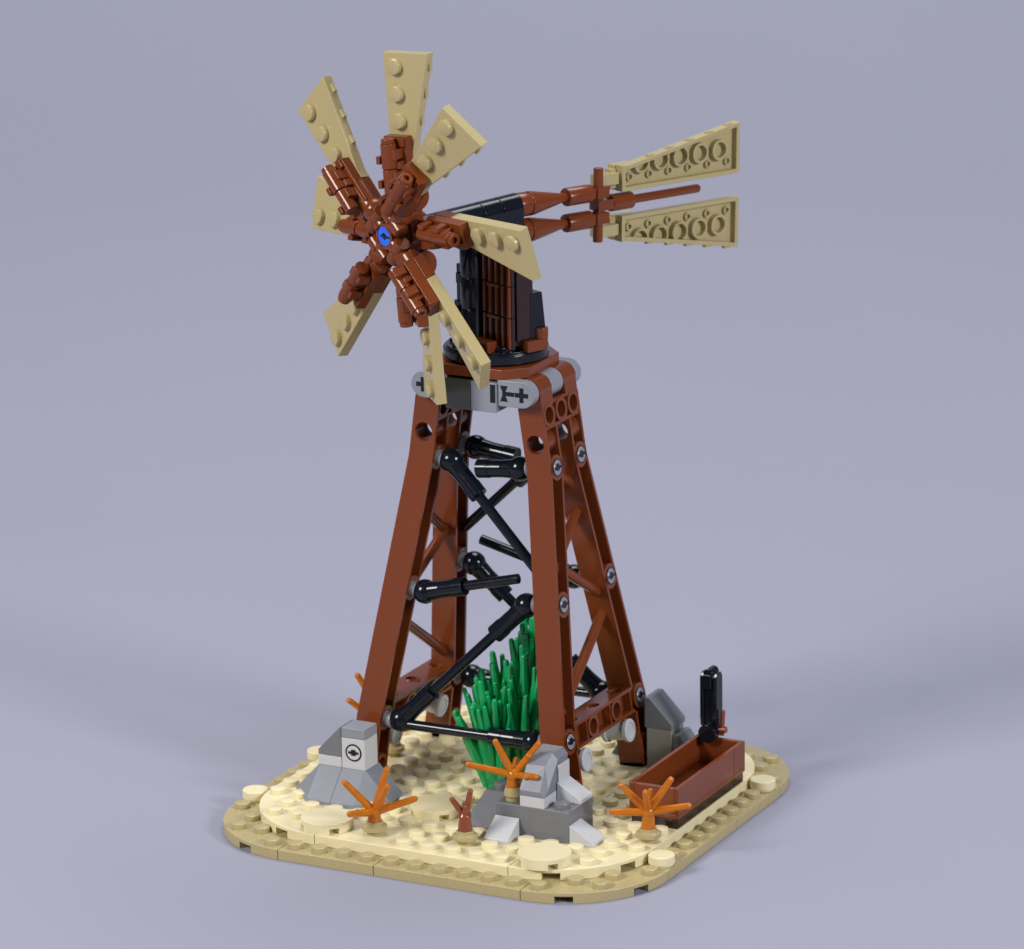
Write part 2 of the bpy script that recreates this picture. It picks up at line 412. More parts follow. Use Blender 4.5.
for sx in (-1, 1):
    mb.poly([(PY - .22, 2.85), (PY + .22, 2.85), (PY + .28, 3.2), (PY + .28, 4.8), (PY + .16, 4.98), (PY - .16, 4.98), (PY - .28, 4.8), (PY - .28, 3.2)], PX + sx * .27 - .08, PX + sx * .27 + .08, Matrix(((0, 0, 1, 0), (1, 0, 0, 0), (0, 1, 0, 0), (0, 0, 0, 1))))
make("side_plate", mb, "black", pm, bevel=.03)
mb = MB(); mb.box(PX - .2, PX + .2, PY - .2, PY + .2, 2.7, 4.6); mb.rod((PX, PY, 2.3), (PX, PY, 3.0), .24)
make("body", mb, "black", pm, bevel=.03)
mb = MB(); mb.rod((PX, PY - .3, 4.95), (PX, PY + .3, 4.95), .2, seg=24); mb.box(PX - .16, PX + .16, PY - .38, PY - .15, 4.4, 4.95)
make("head", mb, "black", pm, bevel=.03)
mb = MB(); mb.rod((PX, PY - .45, 2.62), (PX, PY + .3, 2.62), .36, seg=24); make("spout", mb, "black", pm, bevel=.03)
mb = MB(); mb.rod((PX + .3, PY, 2.7), (PX + .62, PY, 2.75), .13); mb.rod((PX + .45, PY, 2.5), (PX + .5, PY, 3.5), .08); make("lever", mb, "twig", pm, bevel=.01)

# ------------------------------------------------------------------ twig bushes
CAMV = Vector((0.456, -0.89, 0)); RV = Vector((0.89, 0.456, 0))
def bush(x, y, z, branches, label, mat="orange", r=.14, pot_r=.47, node_z=.75, name="twig_bush", group="orange twig bushes"):
    e = empty(name, (x, y, z), label, "bush", group)
    mb = MB(); M = Matrix.Translation((x, y, z))
    mb.lathe([(.3, 0), (.3, .14), (pot_r, .2), (pot_r, .36), (.32, .42), (.32, .52)], M, 28)
    make("flower_pot", mb, "dktan", e, bevel=.012)
    mb = MB()
    mb.lathe([(.26, .5), (.26, .6), (.23, node_z - .1), (.25, node_z + .05), (.17, node_z + .2), (.06, node_z + .26)], M, 20)
    C = Vector((x, y, z + node_z))
    if mat == 'orange': mb.ball(C, .27, 16, 10)
    for a, d, h, L in branches:          # a: metres to the right in view, d: towards camera, h: up -- relative tip (studs)
        tip = C + RV * a + CAMV * d + Vector((0, 0, h))
        v = (tip - C)
        mb.rod(C + v * .08, tip, r * 1.15, r * .85, 12); mb.ball(tip, r * .86, 12, 8)
        if L:
            q = C + v * .62; mb.ball(q + v.normalized().cross(Vector((0, 0, 1)) if abs(v.normalized().z) < .8 else RV) * r * .6, r * .95, 10, 6)
    make("branches", mb, mat, e, bevel=0)
K = 1 / 26.6
# tips measured from each bush's node: (right px, up px)
def tips(L): return [(u * K, d, (v * K) + d * .28, n) for u, v, d, n in L]
bush(7, 2, .8, tips([(-28, 31, .15, 1), (13, 43, -.2, 1), (40, 13, .1, 0), (-23, 0, .9, 1), (14, 27, .6, 0), (8, 8, -1.2, 0)]), "orange twig bush in a tan pot just before the left grey rock", node_z=0.87)
bush(11.5, 4.5, 2.0, tips([(-17, 35, .1, 1), (25, 32, .1, 1), (-44, 12, .1, 1), (22, -1, .7, 1), (3, 14, -1.0, 0)]), "orange twig bush standing on top of the front grey rock stack", r=.13, pot_r=.36, node_z=0.96)
bush(16.5, 5.5, .8, tips([(-26, 28, .1, 0), (22, 33, .1, 0), (-35, 1, .25, 1), (39, 6, .2, 0), (-3, 21, .55, 0), (3, 20, -.5, 0)]), "orange twig bush at the near end of the brown trough", node_z=1.14)
bush(3.4, 10.1, .8, tips([(-34, 60, .1, 0), (-43, 33, .1, 0), (24, 4, .1, 0), (-2, 8, 1.2, 0), (6, 40, -.6, 0)]), "orange twig bush mostly hidden behind the front left leg", node_z=1.0)
bush(10.5, 2.5, .8, tips([(-12, 18, .1, 0), (6, 26, 0, 1), (1, 10, .2, 1)]), "tiny reddish brown twig in a tan pot, left of the white wedge", mat="twig", r=.115, name="twig", group="small plants on the sand", node_z=1.05)

# ------------------------------------------------------------------ green sea grass
gr = empty("grass_clump", (9.6, 9.0, .8), "tall bright green grass clump growing inside the tower frame", "grass")
def clump(cx, cy, z, n, hmin, hmax, lean, spread, seed, bias=(0, 0)):
    rnd = random.Random(seed)
    mb = MB()
    for i in range(n):
        a = 2 * math.pi * i / n + rnd.uniform(-.15, .15)
        k = rnd.uniform(.25, 1)
        h = rnd.uniform(hmin, hmax) * (1.08 - .32 * k)
        b0 = Vector((cx + .32 * k * math.cos(a), cy + .32 * k * math.sin(a), z))
        tp = Vector((cx + (spread * k + .3) * math.cos(a) + bias[0], cy + (spread * k + .3) * math.sin(a) + bias[1], z + h))
        m = b0.lerp(tp, .5) + Vector((math.cos(a), math.sin(a), 0)) * -.08
        r = rnd.uniform(.15, .23)
        mb.rod(b0, m, r * .9, r * 1.1, 8); mb.rod(m, tp, r * 1.1, r * .55, 8); mb.ball(tp, r * .56, 8, 6)
    mb.lathe([(.5, -.02), (.5, .25), (.35, .7)], Matrix.Translation((cx, cy, z)), 16)
    make("leaf_cluster", mb, "green", gr, bevel=0)
clump(8.9, 8.3, .8, 36, 3.2, 4.9, 0, 1.1, 3, (-.1, -.2))
clump(9.2, 8.9, 1.3, 30, 3.8, 5.0, 0, .95, 11, (-.1, .1))
clump(9.8, 8.8, 1.3, 36, 4.0, 5.5, 0, 1.0, 5, (.15, 0))
clump(10.0, 9.3, 1.8, 40, 4.6, 6.2, 0, .85, 9, (.1, .1))

# ------------------------------------------------------------------ windmill
XC, YC, Z0, X0, TH = 8.13, 10.2, 3.47, 3.877, 0.14077596
mill = empty("windmill", (XC, YC, .8), "brown windmill with eight tan sails, a twin vane tail and a four legged lattice tower", "windmill")

def frame_mat(side):
    """local (s outward, y, h up the frame) -> world; the two frames lean inwards"""
    ox = Vector((side * math.cos(TH), 0, math.sin(TH))); hz = Vector((-side * math.sin(TH), 0, math.cos(TH)))
    M = Matrix.Identity(4)
    M.col[0][:3] = ox; M.col[1][:3] = (0, 1, 0); M.col[2][:3] = hz; M.col[3][:3] = (XC + side * X0, YC, Z0)
    return M
YH = Matrix(((0, 0, 1, 0), (1, 0, 0, 0), (0, 1, 0, 0), (0, 0, 0, 1)))     # (y,h) polygon extruded along s
def side_frame(side):
    F = frame_mat(side); A = F @ YH
    B = F
    mb = MB(); tt = .13; ws = -.26 * side
    for e in (-1, 1):
        def P(pts): return [(e * y, h) for y, h in pts]
        def cl(h): return 3 if h <= 0 else (3 - .2 * h if h <= 10 else 1)
        hs = [-2.68, 0, 10, 10.12]
        out = [(cl(h) + .5, h) for h in hs]; inn = [(cl(h) + .5 - tt, h) for h in hs[::-1]]
        mb.poly(P(out + inn), -.5, .5, A)                                   # outer flange
        hs2 = [.5, 10, 10.2]
        mb.poly(P([(cl(h) - .5, h) for h in hs2] + [(cl(h) - .5 + tt, h) for h in hs2[::-1]]), -.5, .5, A)
        mb.poly(P([(2.5, -2.68), (2.5 + tt, -2.68), (2.5 + tt, -.5), (2.5, -.5)]), -.5, .5, A)
        # web
        mb.poly(P([(3.5 - tt, -1.6), (3.5 - tt, 0), (1.5 - tt, 10), (1.5 - tt, 10.55), (.5 + tt, 10.55), (.5 + tt, 10), (2.5 + tt, 0), (2.5 + tt, -1.6)]), ws - .07, ws + .07, A)
        mb.poly(P([(1.5 - tt, 11.45), (1.5 - tt, 12.4), (.5 + tt, 12.4), (.5 + tt, 11.45)]), ws - .07, ws + .07, A)
        mb.box(min(e * 2.5, e * 3.5), max(e * 2.5, e * 3.5), -2.68, -2.68 + tt, -.49, .49, A)
        # upper outer flange with the through hole at h=11, same in the inner one
        for yy in (1.5, .5 + tt):
            MM = F @ Matrix(((1, 0, 0, 0), (0, 0, 1, 0), (0, 1, 0, 0), (0, 0, 0, 1)))    # (s,h) polygon extruded along y
            y1, y0 = (e * yy, e * (yy - tt)) if yy == 1.5 else (e * yy, e * .5)
            if yy == 1.5:
                mb.holes([(-.5, 10.121), (.5, 10.121), (.5, 12.38), (-.5, 12.38)], [(0, 11, .36)], min(y0, y1), max(y0, y1), MM)
            else:
                mb.holes([(-.5, 10.201), (.5, 10.201), (.5, 11.5), (-.5, 11.5)], [(0, 11, .36)], min(y0, y1), max(y0, y1), MM)
        mb.tube(.43, .365, min(e * .55, e * 1.45), max(e * .55, e * 1.45), F @ Matrix.Translation((0, 0, 11)) @ Matrix.Rotation(-math.pi / 2, 4, 'X'))
        # bosses
        SX = Matrix.Rotation(math.pi / 2, 4, 'Y')
        for y, h in ((3, 0), (2, 5), (1, 10)):
            mb.tube(.49, .33, -.5, .5, F @ Matrix.Translation((0, e * y, h)) @ SX)
            mb.cyl(.34, -.42, .42, F @ Matrix.Translation((0, e * y, h)) @ SX)
        mb.tube(.46, .31, -.5, .5, F @ Matrix.Translation((0, e * 3, -1.95)) @ SX)
        mb.tube(.46, .31, -.5, .51, F @ Matrix.Translation((0, e * 1, 12)) @ SX)
        mb.tube(.42, .3, -.5, .5, F @ Matrix.Translation((0, e * 1, 0)) @ SX)
        # knuckle at the top
        KM = F @ Matrix.Translation((0, e * 1, 13)) @ Matrix.Rotation(math.pi / 2, 4, 'X')
        mb.cyl(.5, -.5, .5, KM, 28)
        mb.box(-.49, .49, min(e * .52, e * 1.48), max(e * .52, e * 1.48), 12.35, 13, F)
    SX = Matrix.Rotation(math.pi / 2, 4, 'Y')
    mb.tube(.46, .31, -.5, .51, F @ Matrix.Translation((0, 0, 12)) @ SX)
    mb.poly([(-.62, 12.36), (.62, 12.36), (.62, 12.48), (-.62, 12.48)], -.48, .48, A)
    mb.poly([(-1.4, 11.5), (1.4, 11.5), (1.4, 11.62), (-1.4, 11.62)], -.48, .48, A)
    mb.holes([(-1.3, 11.62), (1.3, 11.62), (1.3, 12.37), (-1.3, 12.37)], [(-1, 12, .3), (0, 12, .3), (1, 12, .3)], -.1, .35, A)
    # bottom cross bar
    for h0 in (.38, -.5):
        mb.holes([(-.48, -2.5), (.48, -2.5), (.48, 2.5), (-.48, 2.5)], [(0, -1.9, .3), (0, 0, .3), (0, 1.9, .3)] if h0 > 0 else [], h0, h0 + .12, F)
    mb.poly([(-2.4, -.38), (2.4, -.38), (2.4, .38), (-2.4, .38)], -.09, .09, A)
    for y in (-1, 1):
        for q in (-.42, .42): mb.box(y + q - .06, y + q + .06, -.4, .4, -.44, .44, A)
    for y in (-2.35, 2.35): mb.box(y - .06, y + .06, -.4, .4, -.44, .44, A)
    # lattice bars
    for (ya, ha), (yb, hb) in (((-.9, 10.1), (1.35, 8.6)), ((1.45, 8.15), (-1.6, 6.1)), ((-1.75, 6.6), (2.1, 4.25)), ((2.3, 3.9), (-2.5, .9))):
        mb.rod(F @ Vector((0, ya * side, ha)), F @ Vector((0, yb * side, hb)), .2)
    o = make("side_frame", mb, "brown", mill, bevel=.02)
    for e in (-1, 1):
        for y, h in ((3, 0), (2, 5), (1, 10)):
            M = F @ Matrix.Translation((0, e * y, h)) @ Matrix.Rotation(math.pi / 2, 4, 'Y')
            m = MB(); m.ring([(.293, .43), (.293, .53), (.27, .55), (.15, .55), (.15, .44)], M, 24)
            # split prongs
            m.tube(.16, .08, .40, .49, M)
            for q in (0, 1): m.box(-.17, .17, -.03, .03, .4, .53, M @ Matrix.Rotation(q * math.pi / 2, 4, 'Z')) if q == 0 else None
            m.tube(.3, .15, -.62, -.42, M); m.ball((0, 0, -.78), .33, 20, 12, M=M)
            pn = make("pin", m, "light", o, bevel=0)
            m = MB(); m.box(-.055, .055, -.27, .27, .41, .556, M); m.box(-.15, .1, -.12, .12, .41, .558, M); m.tube(.335, .295, .44, .53, M); make("pin_slot", m, "black", pn, bevel=0)
    # pale bushes under the cross bar
    for y, h in ((1.85, -1.05), (-1.85, -1.05)):
        m = MB(); M = F @ Matrix.Translation((0, y, h)) @ Matrix.Rotation(side * math.pi / 2, 4, 'Y')
        m.cyl(.38, -.5, .4, M); m.lathe([(.45, .34), (.45, .5), (.3, .52), (.3, .47)], M, 24); m.tube(.45, .2, -.55, -.4, M)
        make("bushing", m, "pale", o, bevel=.015)
        m = MB(); m.cyl(.2, -.75, -.45, M); make("axle_end", m, "black", o, bevel=.01)
    return o
side_frame(1); side_frame(-1)

# ---- bracing links: black ball sockets with rods
def FW(side, s, y, h): return frame_mat(side) @ Vector((s, y, h))
def rot180(v): return Vector((2 * XC - v.x, 2 * YC - v.y, v.z))
def link(p, q, cup_q=False, short=False, flip=False):
    p, q = Vector(p), Vector(q)
    if flip: p, q = rot180(p), rot180(q)
    mb = MB(); d = (q - p).normalized(); L = (q - p).length
    def cup(c, dd):
        mb.ball(c, .47, 20, 12)
        mb.rod(c, c + dd * .75, .40, .33); mb.rod(c + dd * .7, c + dd * 1.75, .335, .335)
        mb.rod(c + dd * 1.25, c + dd * 1.75, .36, .36)
    cup(p, d)
    if cup_q: cup(q, -d)
    if not short: mb.rod(p + d * 1.5, q - (d * 1.5 if cup_q else d * 0), .195, .195)
    make("cross_brace", mb, "black", mill, bevel=.015)
def unproj(u, v, y):                      # world point at height of a measured line, kept as numbers below
    pass
for fl in (False, True):
    J = lambda sd, y, h: FW(sd, -1.05, y, h)
    link(J(-1, -1, 10), (10.62, 8.35, 9.65), flip=fl)
    link(J(1, -2, 5), J(-1, -3, 0) + Vector((.1, 0, .1)), cup_q=True, flip=fl)
    link(J(-1, -2, 5), J(-1, -2, 5) + Vector((3.95, 0, 1.0)), flip=fl)
    a = J(1, -1, 10); link(a, a + Vector((-1.85, 0, -.2)), short=True, flip=fl)
    b = J(1, -3, 0); link(b, FW(-1, -.9, -3.1, -.05), flip=fl)

# ---- head of the tower: brackets, sleeves, turntable
br_z = Z0 + 13 * math.cos(TH); br_x = X0 - 13 * math.sin(TH)
def bracket(e):
    mb = MB()
    y0, y1 = (YC - 2.0, YC - 1.52) if e < 0 else (YC + 1.52, YC + 2.0)
    pts = []
    for i in range(13): a = -math.pi / 2 + math.pi * i / 12; pts.append((XC + br_x + .5 * math.cos(a), br_z + .5 * math.sin(a)))
    for i in range(13): a = math.pi / 2 + math.pi * i / 12; pts.append((XC - br_x + .5 * math.cos(a), br_z + .5 * math.sin(a)))
    # two rounded ends with the middle left to the block
    R_ = [p for p in pts if p[0] > XC] ; L_ = [p for p in pts if p[0] < XC]
    right = [(XC + 1.06, br_z - .5)] + R_ + [(XC + 1.06, br_z + .5)]
    left = [(XC - 1.06, br_z + .5)] + L_ + [(XC - 1.06, br_z - .5)]
    mb.poly(right, y0, y1, MX); mb.poly(left, y0, y1, MX)
    o = make("bracket", mb, "light", mill, bevel=.03)
    yo = y0 if e < 0 else y1
    z = br_z
    def slot_inlay(nm, f):
        m = MB(); f(m); make(nm, m, "black", o, bevel=0)  # black inlay paints the dark of a recess that is not cut
    for sx in (1, -1):
        cx = XC + sx * br_x
        lo, hi = (yo - .006, yo + .05) if e < 0 else (yo - .05, yo + .006)
        def cross(m):
            a, b = .28, .085
            m.poly([(cx + p, z + q) for p, q in ((-a, -b), (-b, -b), (-b, -a), (b, -a), (b, -b), (a, -b), (a, b), (b, b), (b, a), (-b, a), (-b, b), (-a, b))], lo, hi, MX)
        slot_inlay("axle_hole_inlay", cross)
        if sx > 0:
            slot_inlay("slot_inlay", lambda m: m.poly([(cx - .88, z - .3), (cx - .56, z - .3), (cx - .66, z - .08), (cx - .3, z - .08), (cx - .3, z + .08), (cx - .66, z + .08), (cx - .56, z + .3), (cx - .88, z + .3), (cx - .79, z + .08), (cx - .79, z - .08)], lo, hi, MX))
    if e < 0:
        m = MB(); m.box(XC + .82, XC + 1.03, YC - 2.126, YC - 2.05, z - .36, z + .33); make("slot_inlay", m, "black", o, bevel=0)  # black inlay again in place of a shaded recess
bracket(-1); bracket(1)
for e in (-1, 1):
    ya, yb = (YC - 2.12, YC - 1.2) if e < 0 else (YC + 1.2, YC + 2.12)
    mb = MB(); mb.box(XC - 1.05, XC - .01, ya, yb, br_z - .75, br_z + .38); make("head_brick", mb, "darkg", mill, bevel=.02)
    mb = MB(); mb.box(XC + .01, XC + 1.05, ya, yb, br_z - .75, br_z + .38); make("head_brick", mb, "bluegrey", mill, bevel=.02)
for sx in (-1, 1):
    mb = MB(); mb.rod((XC + sx * br_x, YC - .48, br_z), (XC + sx * br_x, YC + .48, br_z), .5, seg=28); make("axle_sleeve", mb, "light", mill, bevel=.03)
    mb = MB(); mb.rod((XC + sx * br_x, YC + 1.52, br_z), (XC + sx * br_x, YC + 1.95, br_z), .5, seg=28); make("axle_sleeve", mb, "light", mill, bevel=.03)
mb = MB(); mb.box(XC - 1.4, XC + 1.4, YC - 1.15, YC + 1.15, br_z - .6, br_z + .5); make("head_core", mb, "black", mill, bevel=.03)
mb = MB()
hz0, hw, c = br_z + .48, 2.0, .75
mb.poly([(XC - hw, YC - hw + c), (XC - hw + c, YC - hw), (XC + hw - c, YC - hw), (XC + hw, YC - hw + c), (XC + hw, YC + hw - c), (XC + hw - c, YC + hw), (XC - hw + c, YC + hw), (XC - hw, YC + hw - c)], hz0, hz0 + .4)
make("turntable_base", mb, "brown", mill, bevel=.03)
mb = MB(); T0 = Matrix.Translation((XC, YC, hz0 + .4))
mb.lathe([(1.9, 0), (1.98, .08), (1.98, .38), (1.9, .44)], T0, 48)
mb.tube(1.85, 1.7, .44, .5, T0, 40)
for i in range(8):
    a = 2 * math.pi * i / 8; mb.stud(1.4 * math.cos(a), 1.4 * math.sin(a), .44, T0)
make("turntable", mb, "black", mill, bevel=.02)

# ---- turret frame: axis t backwards (towards the tail), l to the camera's right, z up
PH = R(64.6)
def HM(pitch=0.0, z=0.0, tpiv=0.0):
    M = Matrix.Identity(4)
    M.col[0][:3] = (math.cos(PH), math.sin(PH), 0); M.col[1][:3] = (-math.sin(PH), math.cos(PH), 0); M.col[2][:3] = (0, 0, 1); M.col[3][:3] = (XC, YC, 0)
    if pitch:
        M = M @ Matrix.Translation((0, 0, z)) @ Matrix.Rotation(-pitch, 4, 'Y') @ Matrix.Translation((0, 0, -z))
    return M
# note: local y points to the camera's LEFT; a positive lateral offset is -y
H = HM()
zb = hz0 + .85
tu = []
mb = MB()
mb.box(-.35, .45, -1.6, 1.65, zb + .2, 21.8, H)
make("turret_wall", mb, "deepbrown", mill, bevel=.03)
mb = MB()
# two-stud wide ribbed brown bricks, three and a bit courses
BK = MB()
for k in range(4):
    z0 = zb + .12 + 1.2 * k; z1 = min(z0 + 1.19, 22.0)
    BK.box(-.5, -.36, -1.66, .08, z0, z1, H)
    for i in range(5):
        y = -.08 - .37 * i
        mb.box(-.6, -.5, y - .055, y + .055, z0 + .02, z1 - .02, H)
    mb.box(-.62, -.5, -1.0, -.3, z1 - .14, z1 - .02, H)
make("grille_ribs", mb, "brown", mill, bevel=.012); make("shaded_grille_back", BK, "deepbrown", mill, bevel=.012)  # backing coloured dark to paint the shade between the ribs
mb = MB()
mb.lathe([(.5, zb + .1), (.55, zb + .16), (.55, zb + 1.25), (.52, zb + 1.3), (.55, zb + 1.35), (.55, zb + 2.45), (.52, zb + 2.5), (.55, zb + 2.55), (.55, zb + 3.6), (.5, zb + 3.7)], H @ Matrix.Translation((-.35, .78, 0)), 32)
make("round_column", mb, "black", mill, bevel=0)
mb = MB(); mb.box(-.75, -.2, 1.2, 1.55, zb + .1, zb + 1.5, H); mb.box(-.7, -.25, 1.15, 1.45, zb + 1.5, zb + 2.9, H); mb.box(-.72, -.45, .1, .28, zb + .3, zb + 3.4, H)
mb.box(-.85, -.6, 1.0, 1.3, zb + 2.2, zb + 2.6, H); mb.box(-.9, -.6, 1.1, 1.4, zb + .9, zb + 1.3, H)
make("column_trim", mb, "black", mill, bevel=.03)
mb = MB(); mb.box(-.3, .5, 1.2, 1.8, zb + .1, zb + 1.9, H); make("side_panel", mb, "black", mill, bevel=.03)
mb = MB(); mb.box(-.25, .4, 1.1, 1.7, zb + 1.91, zb + 2.6, H); make("side_panel", mb, "black", mill, bevel=.03)
mb = MB(); mb.box(-.3, .45, -1.72, -1.61, zb + .4, 21.7, H); make("side_panel", mb, "deepbrown", mill, bevel=.03)
mb = MB(); MYZ = H @ Matrix(((1, 0, 0, 0), (0, 0, 1, 0), (0, 1, 0, 0), (0, 0, 0, 1)))
mb.poly([(.3, zb + .3), (1.05, zb + .3), (.85, zb + 2.15), (.3, zb + 2.15)], -1.75, -1.0, MYZ)
make("rear_slope", mb, "black", mill, bevel=.03)
mb = MB()
mb.box(.0, .95, -1.95, -1.1, zb - .02, zb + .4, H); mb.rod(H @ Vector((.8, -1.72, zb + .4)), H @ Vector((.8, -1.72, zb + .8)), .27)
mb.box(-1.15, -.7, -1.0, .0, zb - .02, zb + .38, H); mb.box(-.6, .3, 1.3, 2.1, zb - .02, zb + .4, H)
make("foot_bracket", mb, "brown", mill, bevel=.02)

# ---- upper body, tilted three degrees like the rotor
TL = 0.052
HT = HM(TL, 22.6)
mb = MB()
for a, b2 in ((-3.1, -.75), (-.73, .13), (.15, 1.05)):
    mb.rod(HT @ Vector((a, 0, 22.68)), HT @ Vector((b2, 0, 22.68)), .5, seg=28)
mb.box(-.9, 1.03, -.49, .49, 21.75, 22.68, HT)
make("nacelle", mb, "black", mill, bevel=.02)

# ---- rotor
tr_, zr, a0, be, RR, wv, hv, off, dt = -4.22, 22.543, 1.659, 0.419, 6.028, .278, .126, -.042, .528
ph2, tl2 = 1.124, .052
n = Vector((-math.cos(ph2) * math.cos(tl2), -math.sin(ph2) * math.cos(tl2), -math.sin(tl2)))
e1 = Vector((math.sin(ph2), -math.cos(ph2), 0)); up = n.cross(e1)
if up.z < 0: up = -up
O = Vector((XC, YC, zr)) + Vector((math.cos(ph2), math.sin(ph2), 0)) * tr_
def cols(x, y, z, p):
    M = Matrix.Identity(4); M.col[0][:3] = x; M.col[1][:3] = y; M.col[2][:3] = z; M.col[3][:3] = p; return M
NM = cols(e1, up, n, O) if e1.cross(up).dot(n) > 0 else cols(-e1, up, n, O)
mb = MB()
mb.cyl(.42, -1.0, .6, NM); mb.lathe([(.62, -.95), (.7, -.8), (.7, -.2), (.62, -.05)], NM, 28)
mb.lathe([(.46, .1), (.5, .16), (.5, .36), (.44, .4), (.44, .46), (.5, .5), (.5, .68), (.46, .72)], NM, 28); mb.tube(.5, .37, .70, .82, NM)
for k in range(-3, 5):
    a = a0 + k * math.pi / 4
    r = math.cos(a) * e1 + math.sin(a) * up; t = -math.sin(a) * e1 + math.cos(a) * up
    front = k % 2 != 0
    c = O + n * (dt if front else -dt)
    mb.rod(c + r * .4, c + r * 2.4, .36 if front else .42)
    if front:
        mb.ball(c + r * 1.2 - n * .05, .45, 20, 12)
        mb.rod(c + r * .78 - t * .5 + n * .1, c + r * .78 - t * .02 + n * .1, .3); mb.rod(c + r * .78 + t * .02 + n * .1, c + r * .78 + t * .5 + n * .1, .3)
    else:
        mb.rod(c + r * 1.25 - t * .55, c + r * 1.25 + t * .55, .5, seg=24)
        mb.box(.9, 1.9, -.4, .4, -.4, .4, cols(r, t, n, c))
hub = make("rotor_hub", mb, "brown", mill, origin=O, bevel=.02)
m = MB(); m.tube(.365, .13, .66, .80, NM); m.cyl(.14, .6, .74, NM)
m.box(-.3, -.06, -.07, .07, 1.0, 1.05, NM) if False else None
o = make("hub_pin", m, "blue", hub, origin=O, bevel=.01)
m = MB(); m.box(-.22, .34, -.045, .045, .7, .806, NM); m.cyl(.13, .6, .76, NM); make("pin_slot", m, "black", o, origin=O, bevel=0)

def tubes_inside(mb, poly_ok, pts, z0, z1, ro=.4, ri=.3, M=I4):
    """underside tubes, trimmed where they would leave the plate"""
    for cx, cy in pts:
        n = 28; run = []
        def flush(run):
            if len(run) < 3: return
            for i, j in zip(run, run[1:]):
                q = [(cx + rr * math.cos(t_), cy + rr * math.sin(t_)) for rr, t_ in ((ri, i), (ro, i), (ro, j), (ri, j))]
                a = [mb.bm.verts.new(M @ Vector((x, y, z0))) for x, y in q]; b_ = [mb.bm.verts.new(M @ Vector((x, y, z1))) for x, y in q]
                mb.bm.faces.new(a[::-1]); mb.bm.faces.new(b_)
                for k in range(4): mb.bm.faces.new((a[k], a[(k + 1) % 4], b_[(k + 1) % 4], b_[k]))
        full = all(poly_ok(cx + ro * math.cos(2 * math.pi * i / n), cy + ro * math.sin(2 * math.pi * i / n)) for i in range(n))
        if full: mb.tube(ro, ri, z0, z1, M @ Matrix.Translation((cx, cy, 0)), 28); continue
        for i in range(n + 1):
            t_ = 2 * math.pi * i / n
            if poly_ok(cx + ro * math.cos(t_), cy + ro * math.sin(t_)): run.append(t_)
            else: flush(run); run = []
        flush(run)

def wedge_plate(mb, L, w0, w1, M, studs=(), flipz=1):
    """wedge plate, length L along x; straight edge at y=0, width grows from w0 (x=0) to w1 (x=L) towards -y.
    top face at z=0, underside open at z=-.4 with a rim and tubes"""
    def edge(x): return -(w0 + (w1 - w0) * max(0, min(1, (x - .35) / (L - .35))))
    outer = [(0, 0), (0, edge(0)), (.35, edge(.35)), (L, edge(L)), (L, 0)]
    wt = .17
    inner = [(wt, -wt), (wt, edge(wt) + wt), (.38, edge(.38) + wt), (L - wt, edge(L - wt) + wt), (L - wt, -wt)]
    V = lambda pts, z: [mb.bm.verts.new(M @ Vector((x, y, z))) for x, y in pts]
    a1, a0, b0, b1 = V(outer, 0), V(outer, -.4), V(inner, -.4), V(inner, -.14)
    mb.bm.faces.new(a1); mb.bm.faces.new(b1)
    for i in range(5):
        j = (i + 1) % 5
        for p, q in ((a1, a0), (a0, b0), (b0, b1)): mb.bm.faces.new((p[i], p[j], q[j], q[i]))
    ok = lambda x, y: y < -.08 and y > edge(x) + .1 and .1 < x < L - .1
    tubes_inside(mb, ok, [(k, -1.0) for k in range(1, int(L))], -.39, -.1, M=M)
    for k in range(int(L)):
        mb.ring([(.16, -.27), (.16, -.139), (.1, -.139), (.1, -.27)], M @ Matrix.Translation((k + .5, -.5, 0)), 12)
    # little moulded tabs along the slanted edge
    for x in [k + .5 for k in range(1, int(L))]:
        mb.box(x - .17, x + .17, edge(x) - .07, edge(x) + .05, -.36, -.18, M)
    for x, y in studs: mb.stud(x, y, 0, M)

